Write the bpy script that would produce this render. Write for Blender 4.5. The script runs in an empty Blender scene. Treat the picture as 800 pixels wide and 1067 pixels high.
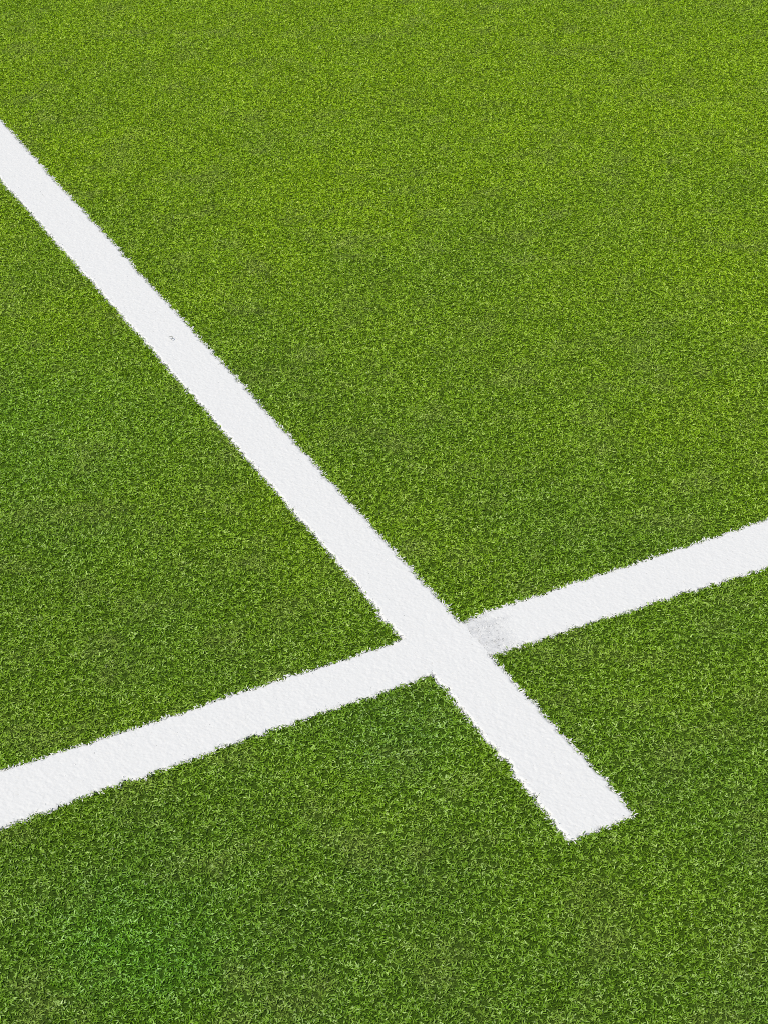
import bpy, math
import numpy as np

rng = np.random.default_rng(7)
C = bpy.context.scene.collection

# ------------------------------------------------------------------ scene, light, camera
sc = bpy.context.scene
sc.render.engine = 'CYCLES'
sc.view_settings.view_transform = 'Standard'
sc.view_settings.look = 'None'
sc.view_settings.gamma = 1
sc.view_settings.exposure = 0.2
sc.view_settings.use_curve_mapping = False
sc.cycles.max_bounces = 8
sc.cycles.diffuse_bounces = 6
sc.cycles.use_denoising = False
sc.cycles.filter_width = 0.9

SUN_EL, SUN_AZ = math.radians(58), math.radians(-125)      # azimuth from +Y towards +X
wd = bpy.data.worlds.new('World'); sc.world = wd
wd.use_nodes = True
nt = wd.node_tree
bg = nt.nodes['Background']
sky = nt.nodes.new('ShaderNodeTexSky')
sky.sky_type = 'NISHITA'
sky.sun_disc = False
sky.sun_elevation = SUN_EL
sky.sun_rotation = SUN_AZ
nt.links.new(sky.outputs[0], bg.inputs[0])
bg.inputs[1].default_value = 0.12

sl = bpy.data.lights.new('sun', 'SUN')
sl.energy = 3.2
sl.angle = math.radians(0.6)
sl.color = (1.0, 0.935, 0.81)
so = bpy.data.objects.new('sun', sl); C.objects.link(so)
so.rotation_euler = (math.pi/2 - SUN_EL, 0, math.pi - SUN_AZ)
so.location = (0, 0, 5)

CAM_H, PITCH = 1.7159, 0.600262
cd = bpy.data.cameras.new('camera'); cam = bpy.data.objects.new('camera', cd); C.objects.link(cam)
cd.sensor_fit = 'VERTICAL'; cd.sensor_height = 24; cd.lens = 24*1940.6/1067.0
cd.clip_start = 0.02; cd.clip_end = 2000
cam.location = (0, 0, CAM_H + 0.0035)
cam.rotation_euler = (math.pi/2 - PITCH, 0, 0)
sc.camera = cam

# ------------------------------------------------------------------ plan of the two lines, in the frame of the longer line
TH = -1.08512423
A = np.array([math.cos(TH), math.sin(TH)])        # along the longer line, towards its end
N = np.array([-A[1], A[0]])                       # across it
V0, U0 = 2*0.542577, -2*0.9297201                 # the crossing in that frame

def to_frame(x, y):
    return x*A[0] + y*A[1] - U0, x*N[0] + y*N[1] - V0

def to_world(u, v):
    u = u + U0; v = v + V0
    return u*A[0] + v*N[0], u*A[1] + v*N[1]

# edges of the lines: smoothed survey (u, v)
AR_U = np.array([-5.2364, -2.2364, -1.9095, -1.5827, -1.2559, -0.9290, -0.6022, -0.2753, 0.0515, 0.3784, 1.3784])
AR_V = np.array([0.0510, 0.0508, 0.0507, 0.0505, 0.0504, 0.0503, 0.0501, 0.0500, 0.0498, 0.0497, 0.0495])
AL_U = np.array([-4.9017, -1.9017, -1.6118, -1.3220, -1.0321, -0.7422, -0.4523, -0.1624, 0.1275, 0.4173, 1.4173])
AL_V = np.array([-0.0611, -0.0568, -0.0541, -0.0509, -0.0479, -0.0456, -0.0446, -0.0456, -0.0491, -0.0557, -0.0672])
BU_V = np.array([-2.6658, -0.6658, -0.4499, -0.2341, -0.0182, 0.1976, 0.4135, 0.6294, 2.6294])
BU_U = np.array([-0.0535, -0.0508, -0.0498, -0.0492, -0.0490, -0.0491, -0.0496, -0.0505, -0.0530])
BL_V = np.array([-2.6997, -0.6997, -0.4921, -0.2844, -0.0768, 0.1308, 0.3384, 0.5460, 2.5460])
BL_U = np.array([0.0560, 0.0557, 0.0489, 0.0449, 0.0438, 0.0456, 0.0501, 0.0565, 0.0560])
A_END, A_SKEW = 0.4210, -0.0197
CLIP_XY = (-0.4000, 3.0819)

def smooth_noise(s, seed, step):
    """1-D value noise along s (metres)"""
    g = np.random.default_rng(seed).normal(size=4096)
    q = s/step + 2048
    i = np.clip(np.floor(q).astype(int), 0, 4094); f = q - np.floor(q)
    f = f*f*(3-2*f)
    return g[i]*(1-f) + g[i+1]*f

def wob(s, seed):
    return 0.0005*smooth_noise(s, seed, 0.05) + 0.0013*smooth_noise(s, seed+1, 0.011) + 0.0012*smooth_noise(s, seed+2, 0.0055)

def smooth_noise2(x, y, seed, step):
    g = np.random.default_rng(seed).normal(size=(1024, 1024))
    qx, qy = x/step, y/step
    i, j = np.floor(qx).astype(int), np.floor(qy).astype(int)
    f, h = qx-i, qy-j
    f, h = f*f*(3-2*f), h*h*(3-2*h)
    i0, i1, j0, j1 = i % 1024, (i+1) % 1024, j % 1024, (j+1) % 1024
    return (g[i0, j0]*(1-f) + g[i1, j0]*f)*(1-h) + (g[i0, j1]*(1-f) + g[i1, j1]*f)*h

def in_long(u, v, grow=0.0):
    hi = np.interp(u, AR_U, AR_V) + wob(u, 11) + grow
    lo = np.interp(u, AL_U, AL_V) + wob(u, 21) - grow
    end = A_END + A_SKEW*v + wob(v, 31) + grow
    return (v < hi) & (v > lo) & (u < end)

def in_cross(u, v, grow=0.0):
    lo = np.interp(v, BU_V, BU_U) + wob(v, 41) - grow
    hi = np.interp(v, BL_V, BL_U) + wob(v, 51) + grow
    return (u > lo) & (u < hi)

def scuff(u, v):
    """0..1: how worn the crossing line is, next to the longer line"""
    hi = np.interp(u, AR_U, AR_V)
    d = v - hi
    return np.clip(1.25 - np.abs(d-0.020)/0.034 + .25*smooth_noise(u, 71, .012), 0, 1) * (d > -0.004)

# ------------------------------------------------------------------ blades
def make_blades(name, x, y, z0, length, width, lean, bend, azim, sweep, tone, mat, parent=None, segs=3, limit=None):
    n = len(x)
    k = segs + 1
    P = np.zeros((n, k, 3), np.float32)
    T = np.zeros((n, k, 3), np.float32)
    px, py, pz = x.copy(), y.copy(), z0.copy()
    for j in range(k):
        f = j/segs
        th = lean + bend*f
        ph = azim + sweep*f
        t = np.stack([np.sin(th)*np.cos(ph), np.sin(th)*np.sin(ph), np.cos(th)], 1)
        P[:, j, 0], P[:, j, 1], P[:, j, 2] = px, py, pz
        T[:, j] = t
        th2 = lean + bend*(j+.5)/segs
        ph2 = azim + sweep*(j+.5)/segs
        px = px + length/segs*np.sin(th2)*np.cos(ph2)
        py = py + length/segs*np.sin(th2)*np.sin(ph2)
        pz = pz + length/segs*np.cos(th2)
    P[:, :, 2] = np.maximum(P[:, :, 2], 0.0012)
    if limit is not None:
        P[:, :, 2] = np.maximum(P[:, :, 2], limit[:, None])
    roll = rng.normal(0, 0.6, n)
    side0 = np.stack([-np.sin(azim), np.cos(azim), np.zeros(n)], 1)
    prof = np.interp(np.arange(k)/segs, [0, .35, .75, 1], [.85, 1, .8, .3])
    V = np.zeros((n, k, 2, 3), np.float32)
    for j in range(k):
        b = np.cross(T[:, j], side0)
        s = side0*np.cos(roll*(j/segs+.5))[:, None] + b*np.sin(roll*(j/segs+.5))[:, None]
        h = (0.5*width*prof[j])[:, None]*s
        V[:, j, 0] = P[:, j] - h
        V[:, j, 1] = P[:, j] + h
    nv = n*k*2
    base = (np.arange(n)*k*2)[:, None, None]
    q = np.array([[2*j, 2*j+1, 2*j+3, 2*j+2] for j in range(segs)])[None]
    F = (base + q).reshape(-1).astype(np.int32)
    nf = n*segs
    me = bpy.data.meshes.new(name)
    me.vertices.add(nv); me.vertices.foreach_set('co', V.reshape(-1))
    me.loops.add(nf*4); me.loops.foreach_set('vertex_index', F)
    me.polygons.add(nf); me.polygons.foreach_set('loop_start', np.arange(0, nf*4, 4, dtype=np.int32))
    at = me.attributes.new('tone', 'FLOAT', 'POINT')
    at.data.foreach_set('value', np.repeat(tone.astype(np.float32), k*2))
    at = me.attributes.new('along', 'FLOAT', 'POINT')
    at.data.foreach_set('value', np.tile(np.repeat(np.arange(k)/segs, 2), n).astype(np.float32))
    me.update(calc_edges=True)
    me.polygons.foreach_set('use_smooth', np.ones(nf, dtype=bool))
    me.materials.append(mat)
    o = bpy.data.objects.new(name, me); C.objects.link(o)
    if parent: o.parent = parent
    return o

def view_margin(x, y):
    """metres outside the strip of ground the photograph shows (negative inside)"""
    half = 0.446 + (y-1.45)*(1.047-0.446)/(4.98-1.45)
    return np.maximum(np.maximum(np.abs(x)-half, 1.45-y), y-4.98)

def scatter(x0, x1, y0, y1, pitch):
    """tufting machine grid, jittered: roots at one per pitch x pitch"""
    gx = np.arange(x0, x1, pitch); gy = np.arange(y0, y1, pitch)
    X, Y = np.meshgrid(gx, gy)
    X = X.ravel() + rng.uniform(-.6, .6, X.size)*pitch
    Y = Y.ravel() + rng.uniform(-.6, .6, Y.size)*pitch
    return X, Y

# ------------------------------------------------------------------ materials
def new_mat(name):
    m = bpy.data.materials.new(name); m.use_nodes = True
    t = m.node_tree
    return m, t, t.nodes['Principled BSDF']

def node(t, kind, **kw):
    n = t.nodes.new(kind)
    for k, v in kw.items(): setattr(n, k, v)
    return n

def ramp(t, stops):
    r = node(t, 'ShaderNodeValToRGB')
    e = r.color_ramp.elements
    while len(e) > 1: e.remove(e[-1])
    e[0].position = stops[0][0]; e[0].color = (*stops[0][1], 1)
    for p, c in stops[1:]:
        k = e.new(p); k.color = (*c, 1)
    return r

def noise(t, vec, scale, detail=3, rough=.55):
    n = node(t, 'ShaderNodeTexNoise')
    n.inputs['Scale'].default_value = scale
    n.inputs['Detail'].default_value = detail
    n.inputs['Roughness'].default_value = rough
    t.links.new(vec, n.inputs['Vector'])
    return n.outputs[0]

def maprange(t, src, a, b, c, d, smooth=False):
    n = node(t, 'ShaderNodeMapRange')
    if smooth: n.interpolation_type = 'SMOOTHSTEP'
    for i, v in zip((1, 2, 3, 4), (a, b, c, d)): n.inputs[i].default_value = v
    t.links.new(src, n.inputs[0])
    return n.outputs[0]

def mix(t, fac, a, b, blend='MIX'):
    n = node(t, 'ShaderNodeMix', data_type='RGBA', blend_type=blend)
    for sock, v in ((n.inputs['Factor'], fac), (n.inputs['A'], a), (n.inputs['B'], b)):
        if isinstance(v, bpy.types.NodeSocket): t.links.new(v, sock)
        elif isinstance(v, tuple): sock.default_value = (*v, 1)
        else: sock.default_value = v
    return n.outputs['Result']

PATCHES = [(-.30, 1.57, .14, .8, (.76, 1.06, 1.0)), (-.66, 2.81, .35, .7, (.86, .98, 1.5)), (.02, 1.95, .12, .6, (.86, .97, 1.7)), (.44, 1.57, .05, .8, (1.3, 1.12, 2.2))]

def turf_colour(t, tone):
    """colour of the green fibres: near and far shades with view-angle light painted in, plus drift and worn patches"""
    geo = node(t, 'ShaderNodeNewGeometry')
    pos = geo.outputs['Position']
    r1 = ramp(t, [(0, (.110, .205, .001)), (.4, (.265, .450, .001)), (.75, (.395, .600, .008)), (1, (.55, .71, .08))])   # far shade: yellower and lighter, lit blades at a grazing view painted in
    r2 = ramp(t, [(0, (.055, .115, .002)), (.4, (.134, .280, .008)), (.75, (.240, .415, .045)), (1, (.41, .59, .17))])    # near shade: cooler and darker end of the painted view-angle gradient
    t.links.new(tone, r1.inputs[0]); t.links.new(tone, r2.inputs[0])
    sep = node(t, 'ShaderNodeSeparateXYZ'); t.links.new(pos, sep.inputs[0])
    far = maprange(t, sep.outputs[1], 1.5, 4.2, 0.95, 0.0)  # more lit blade seen at grazing view, painted as a colour gradient along Y
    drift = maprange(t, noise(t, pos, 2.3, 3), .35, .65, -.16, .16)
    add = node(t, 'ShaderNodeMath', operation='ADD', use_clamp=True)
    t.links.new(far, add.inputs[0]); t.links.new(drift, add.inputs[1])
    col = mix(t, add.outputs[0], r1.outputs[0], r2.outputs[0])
    # three patches where the fibre keeps a greener or bluer cast
    for px, py, rad, amt, c in PATCHES:
        dn = node(t, 'ShaderNodeVectorMath', operation='DISTANCE')
        t.links.new(pos, dn.inputs[0]); dn.inputs[1].default_value = (px, py, 0)
        wv = node(t, 'ShaderNodeMath', operation='MULTIPLY_ADD')
        t.links.new(noise(t, pos, 6, 4, .7), wv.inputs[0]); wv.inputs[1].default_value = rad*1.4
        t.links.new(dn.outputs['Value'], wv.inputs[2])
        m_ = maprange(t, wv.outputs[0], rad*.6, rad*2.1, amt, 0, True)
        col = mix(t, m_, col, mix(t, 1.0, col, c, 'MULTIPLY'))
    straw = maprange(t, noise(t, pos, 9, 4, .7), .48, .72, 0, .42, True)
    col = mix(t, straw, col, (.285, .345, .075))
    val = maprange(t, noise(t, pos, 7, 4, .7), .3, .7, .93, 1.08)
    hsv = node(t, 'ShaderNodeHueSaturation')
    t.links.new(col, hsv.inputs['Color']); t.links.new(val, hsv.inputs['Value'])
    return hsv.outputs[0], pos

def attr(t, name):
    return node(t, 'ShaderNodeAttribute', attribute_name=name).outputs['Fac']

m_green, t, b = new_mat('green turf fibre')
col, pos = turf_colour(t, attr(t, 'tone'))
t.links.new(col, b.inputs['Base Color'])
b.inputs['Roughness'].default_value = .38
b.inputs['Specular IOR Level'].default_value = .26
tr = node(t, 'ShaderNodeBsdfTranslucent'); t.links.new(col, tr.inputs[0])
ms = node(t, 'ShaderNodeMixShader'); ms.inputs[0].default_value = .2
t.links.new(b.outputs[0], ms.inputs[1]); t.links.new(tr.outputs[0], ms.inputs[2])
t.links.new(ms.outputs[0], t.nodes['Material Output'].inputs[0])

def white_mat(name, lo, hi, tint):
    m, t, b = new_mat(name)
    geo = node(t, 'ShaderNodeNewGeometry')
    r = ramp(t, [(0, lo), (.05, tint), (.12, hi), (1, hi)])
    t.links.new(attr(t, 'tone'), r.inputs[0])
    v = maprange(t, noise(t, geo.outputs['Position'], 22, 4, .6), .3, .7, .97, 1.02)
    hsv = node(t, 'ShaderNodeHueSaturation')
    t.links.new(r.outputs[0], hsv.inputs['Color']); t.links.new(v, hsv.inputs['Value'])
    t.links.new(hsv.outputs[0], b.inputs['Base Color'])
    b.inputs['Roughness'].default_value = .75
    b.inputs['Specular IOR Level'].default_value = .25
    return m
m_white = white_mat('white line fibre', (.42, .425, .41), (.652, .647, .622), (.56, .56, .545))
m_worn = white_mat('worn white fibre', (.50, .505, .49), (.615, .612, .60), (.57, .57, .555))

m_paint, t, b = new_mat('white paint crust')
geo = node(t, 'ShaderNodeNewGeometry'); pos = geo.outputs['Position']
fleck = maprange(t, noise(t, pos, 230, 4, .7), .60, .72, 0, .22, True)
t.links.new(mix(t, fleck, (.652, .647, .622), (.42, .42, .41)), b.inputs['Base Color'])
b.inputs['Roughness'].default_value = .8
b.inputs['Specular IOR Level'].default_value = .2
bp = node(t, 'ShaderNodeBump'); bp.inputs['Strength'].default_value = .15; bp.inputs['Distance'].default_value = .001
t.links.new(noise(t, pos, 420, 4, .6), bp.inputs['Height']); t.links.new(bp.outputs[0], b.inputs['Normal'])

m_wornpaint, t, b = new_mat('scuffed white paint')
geo = node(t, 'ShaderNodeNewGeometry'); pos = geo.outputs['Position']
mott = maprange(t, noise(t, pos, 190, 4, .65), .36, .62, .25, 1, True)
wm = node(t, 'ShaderNodeMath', operation='MULTIPLY', use_clamp=True)
t.links.new(mott, wm.inputs[0]); t.links.new(attr(t, 'wear'), wm.inputs[1])
t.links.new(mix(t, wm.outputs[0], (.652, .647, .622), (.51, .51, .50)), b.inputs['Base Color'])
b.inputs['Roughness'].default_value = .85
b.inputs['Specular IOR Level'].default_value = .2
bp = node(t, 'ShaderNodeBump'); bp.inputs['Strength'].default_value = .6; bp.inputs['Distance'].default_value = .0015
t.links.new(noise(t, pos, 300, 4, .6), bp.inputs['Height']); t.links.new(bp.outputs[0], b.inputs['Normal'])

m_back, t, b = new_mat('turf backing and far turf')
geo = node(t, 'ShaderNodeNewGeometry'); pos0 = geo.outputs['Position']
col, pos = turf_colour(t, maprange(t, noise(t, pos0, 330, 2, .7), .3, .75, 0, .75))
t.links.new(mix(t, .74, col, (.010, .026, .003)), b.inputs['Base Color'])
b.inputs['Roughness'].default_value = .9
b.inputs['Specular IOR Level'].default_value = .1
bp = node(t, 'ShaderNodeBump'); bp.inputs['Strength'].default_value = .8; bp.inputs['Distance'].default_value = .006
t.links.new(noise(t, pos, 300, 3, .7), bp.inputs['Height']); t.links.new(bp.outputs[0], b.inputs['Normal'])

m_clip, t, b = new_mat('dark dry fibre')
n_ = noise(t, node(t, 'ShaderNodeNewGeometry').outputs['Position'], 300)
t.links.new(mix(t, n_, (.16, .16, .13), (.26, .26, .22)), b.inputs['Base Color'])
b.inputs['Roughness'].default_value = .7

# ------------------------------------------------------------------ ground
me = bpy.data.meshes.new('ground')
S = 600
me.from_pydata([(-S, -S, 0), (S, -S, 0), (S, S, 0), (-S, S, 0)], [], [(0, 1, 2, 3)])
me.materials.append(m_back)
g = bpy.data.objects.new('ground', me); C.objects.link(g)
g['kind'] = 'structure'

# ------------------------------------------------------------------ roots of the whole pile
TUFT = 8
cx, cy = scatter(-2.9, 2.9, 0.2, 6.6, 0.0064)                    # each stitch holds a tuft that splays and curls outwards
d = view_margin(cx, cy)
keep = (d < .3) | ((d < 0.9) & (rng.random(len(cx)) < .6))
cx, cy = np.repeat(cx[keep], TUFT), np.repeat(cy[keep], TUFT)
OX, OY = rng.normal(0, .0015, len(cx)), rng.normal(0, .0015, len(cx))
X, Y = cx + OX, cy + OY
AZ = np.arctan2(OY, OX) + rng.normal(0, .8, len(cx))
TT = np.repeat(rng.random(int(keep.sum())), TUFT)
HT = np.repeat(rng.uniform(.82, 1.18, int(keep.sum())), TUFT)
d = view_margin(X, Y)
# the cut edges beside the inlaid lines hold extra fibres
ex, ey = scatter(-2.9, 2.9, 0.2, 6.6, 0.0024)
eu, ev = to_frame(ex, ey)
rim = (in_long(eu, ev, .005) | in_cross(eu, ev, .005)) & ~(in_long(eu, ev, -.0055) | in_cross(eu, ev, -.0055)) & (view_margin(ex, ey) < .5)
rim_count = int(rim.sum())
X, Y, d = np.r_[X, ex[rim]], np.r_[Y, ey[rim]], np.r_[d, view_margin(ex[rim], ey[rim])]
AZ, TT, HT = np.r_[AZ, rng.uniform(0, 2*math.pi, rim_count)], np.r_[TT, rng.random(rim_count)], np.r_[HT, np.ones(rim_count)]
# the boundary is sewn blade by blade, so each root strays a little across it
JX, JY = rng.normal(0, .0018, len(X)), rng.normal(0, .0018, len(X))
U, V = to_frame(X+JX, Y+JY)
isA = in_long(U, V)
isB = in_cross(U, V) & ~isA
isG = ~(isA | isB)

def params(n, kind):
    u = lambda a, b: rng.uniform(a, b, n)
    if kind == 'green':
        return dict(length=u(.0042, .0074), width=u(.0011, .0018), lean=u(.0, .9), bend=u(.6, 2.6), azim=u(0, 2*math.pi), sweep=rng.normal(0, 1.3, n))
    return dict(length=u(.0055, .0090), width=u(.0014, .0022), lean=u(.0, .8), bend=u(.5, 1.6), azim=u(0, 2*math.pi), sweep=rng.normal(0, .6, n))

x, y = X[isG], Y[isG]; n = len(x)
p = params(n, 'green')
# the nap lies a little differently from patch to patch
z0 = np.zeros(n)
far_thin = np.where(d[isG] > .3, 1.3, 1.0)
p['width'] *= far_thin
p['azim'] = AZ[isG]
p['length'] *= HT[isG]
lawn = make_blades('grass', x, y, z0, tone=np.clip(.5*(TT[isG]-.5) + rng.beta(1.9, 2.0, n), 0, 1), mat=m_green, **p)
lawn['kind'] = 'stuff'
lawn['label'] = 'short curly green artificial turf around the two white lines'

# ------------------------------------------------------------------ white lines
def white_line(name, sel, inside, bed, box, label, worn=None):
    """a crust of paint bedded in the pile, with white fibres standing out of it"""
    u0, u1, v0, v1, step = box
    gu = np.arange(u0, u1, step); gv = np.arange(v0, v1, step)
    GU, GV = np.meshgrid(gu, gv, indexing='ij')
    gx, gy = to_world(GU, GV)
    nr = np.random.default_rng(5)
    GZ = .0036 + nr.normal(0, .0002, GU.shape) + .00012*smooth_noise2(GU+.37*GV, GV-.37*GU, 61, .0061) + .00006*smooth_noise2(GU-.6*GV, GV+.6*GU, 62, .0142)
    if worn is not None: GZ = GZ - .0007*worn(GU, GV)
    depth = np.zeros(GU.shape)                                     # the crust thins out towards its edges
    for k in np.arange(-.0055, -.0004, .0005): depth += bed(GU, GV, k)
    depth /= 11
    GZ = .0008 + (GZ-.0008)*depth*depth*(3-2*depth)
    ragged = nr.random(GU.shape)
    ok = (inside(GU, GV, -.0012) | (inside(GU, GV) & bed(GU, GV, -.0055))) | (inside(GU, GV, .0) & (ragged < .6))
    cell = ok[:-1, :-1] & ok[1:, :-1] & ok[1:, 1:] & ok[:-1, 1:]
    idx = np.arange(GU.size).reshape(GU.shape)
    quad = np.stack([idx[:-1, :-1], idx[1:, :-1], idx[1:, 1:], idx[:-1, 1:]], -1)
    wear = worn(GU, GV) if worn is not None else np.zeros(GU.shape)
    is_worn = wear[:-1, :-1] > .04

    def crust(nm, cells, mat):
        used, inv = np.unique(quad[cells], return_inverse=True)
        Vt = np.stack([gx.ravel(), gy.ravel(), GZ.ravel()], 1)[used]
        F = inv.reshape(-1, 4)
        me = bpy.data.meshes.new(nm)
        me.vertices.add(len(Vt)); me.vertices.foreach_set('co', Vt.astype(np.float32).ravel())
        me.loops.add(F.size); me.loops.foreach_set('vertex_index', F.astype(np.int32).ravel())
        me.polygons.add(len(F)); me.polygons.foreach_set('loop_start', np.arange(0, F.size, 4, dtype=np.int32))
        at = me.attributes.new('wear', 'FLOAT', 'POINT')
        at.data.foreach_set('value', wear.ravel()[used].astype(np.float32))
        me.update(calc_edges=True)
        me.polygons.foreach_set('use_smooth', np.ones(len(F), dtype=bool))
        me.materials.append(mat)
        o = bpy.data.objects.new(nm, me); C.objects.link(o)
        return o
    root = crust(name, cell & ~is_worn, m_paint)
    if worn is not None:
        wp = crust('worn_patch', cell & is_worn, m_wornpaint); wp.parent = root
        wp['label'] = 'greyish scuffed patch beside the other line'
    root['label'] = label; root['category'] = 'line'; root['group'] = 'white lines marked on the turf'

    x, y = X[sel], Y[sel]
    u, v = to_frame(x, y)
    edge = ~bed(u, v, -.0055)
    if worn is not None:
        w_ = worn(u, v)
        wsel = (rng.random(len(u)) < w_*.6) & (w_ > .15)
    else:
        wsel = np.zeros(len(u), bool)
    def lay(mask, nm, mat, tone, flat):
        n = int(mask.sum())
        p = params(n, 'white')
        e = edge[mask]
        p['lean'] = np.where(e, p['lean']*.9, p['lean']+flat)
        z0 = np.where(e, 0, .0020)
        p['length'] = np.where(e, p['length']*.85, p['length']*.5)
        p['bend'] = np.where(e, p['bend']+.7, p['bend'])
        return make_blades(nm, x[mask], y[mask], z0, tone=tone, mat=mat, parent=root, **p)
    buried = ~edge & ~wsel & (rng.random(len(u)) < .6)             # most fibres lie under the paint
    pile = ~wsel & ~buried
    f = lay(pile, 'white_pile', m_white, rng.random(int(pile.sum()))*.962+.038, .75)
    if worn is not None:
        lay(wsel, 'worn_fibres', m_worn, rng.random(int(wsel.sum()))*.9+.1, .6)
    return root

def in_long_joined(u, v, g=0.0):
    return in_long(u, v, g) | (in_long(u, v, .0015) & in_cross(u, v, g))

def in_cross_joined(u, v, g=0.0):
    return in_cross(u, v, g) & ~in_long(u, v, -.0045)

lineA = white_line('white_line', isA, in_long, in_long_joined, (-3.6, A_END+.06, -.09, .09, .0016),
                   'longer white line running diagonally down the turf past the crossing to a squared-off end')
lineB = white_line('white_line', isB, in_cross_joined, in_cross, (-.16, .16, -1.9, 2.9, .0016),
                   'white line crossing the turf from left to right with a grey scuff beside the junction', worn=scuff)

# ------------------------------------------------------------------ stray fibre lying on the longer line
pts = [(-.0052, .0042, .0), (-.0012, .0032, .0012), (.0024, .0012, .0016), (.0026, -.0022, .0012), (.0006, -.0056, .0)]
cu = bpy.data.curves.new('grass_clipping', 'CURVE'); cu.dimensions = '3D'
sp = cu.splines.new('BEZIER'); sp.bezier_points.add(len(pts)-1)
for q, c in zip(sp.bezier_points, pts):
    q.co = c; q.handle_left_type = q.handle_right_type = 'AUTO'
cu.bevel_depth = .0006; cu.bevel_resolution = 2; cu.use_fill_caps = True
cu.materials.append(m_clip)
tmp = bpy.data.objects.new('tmp', cu); C.objects.link(tmp)
dg = bpy.context.evaluated_depsgraph_get()
me = bpy.data.meshes.new_from_object(tmp.evaluated_get(dg)); me.name = 'grass_clipping'
bpy.data.objects.remove(tmp)
oc = bpy.data.objects.new('grass_clipping', me); C.objects.link(oc)
oc.location = (*CLIP_XY, .0072)
oc['label'] = 'tiny dark curled fibre lying alone on the longer white line'
oc['category'] = 'fibre'
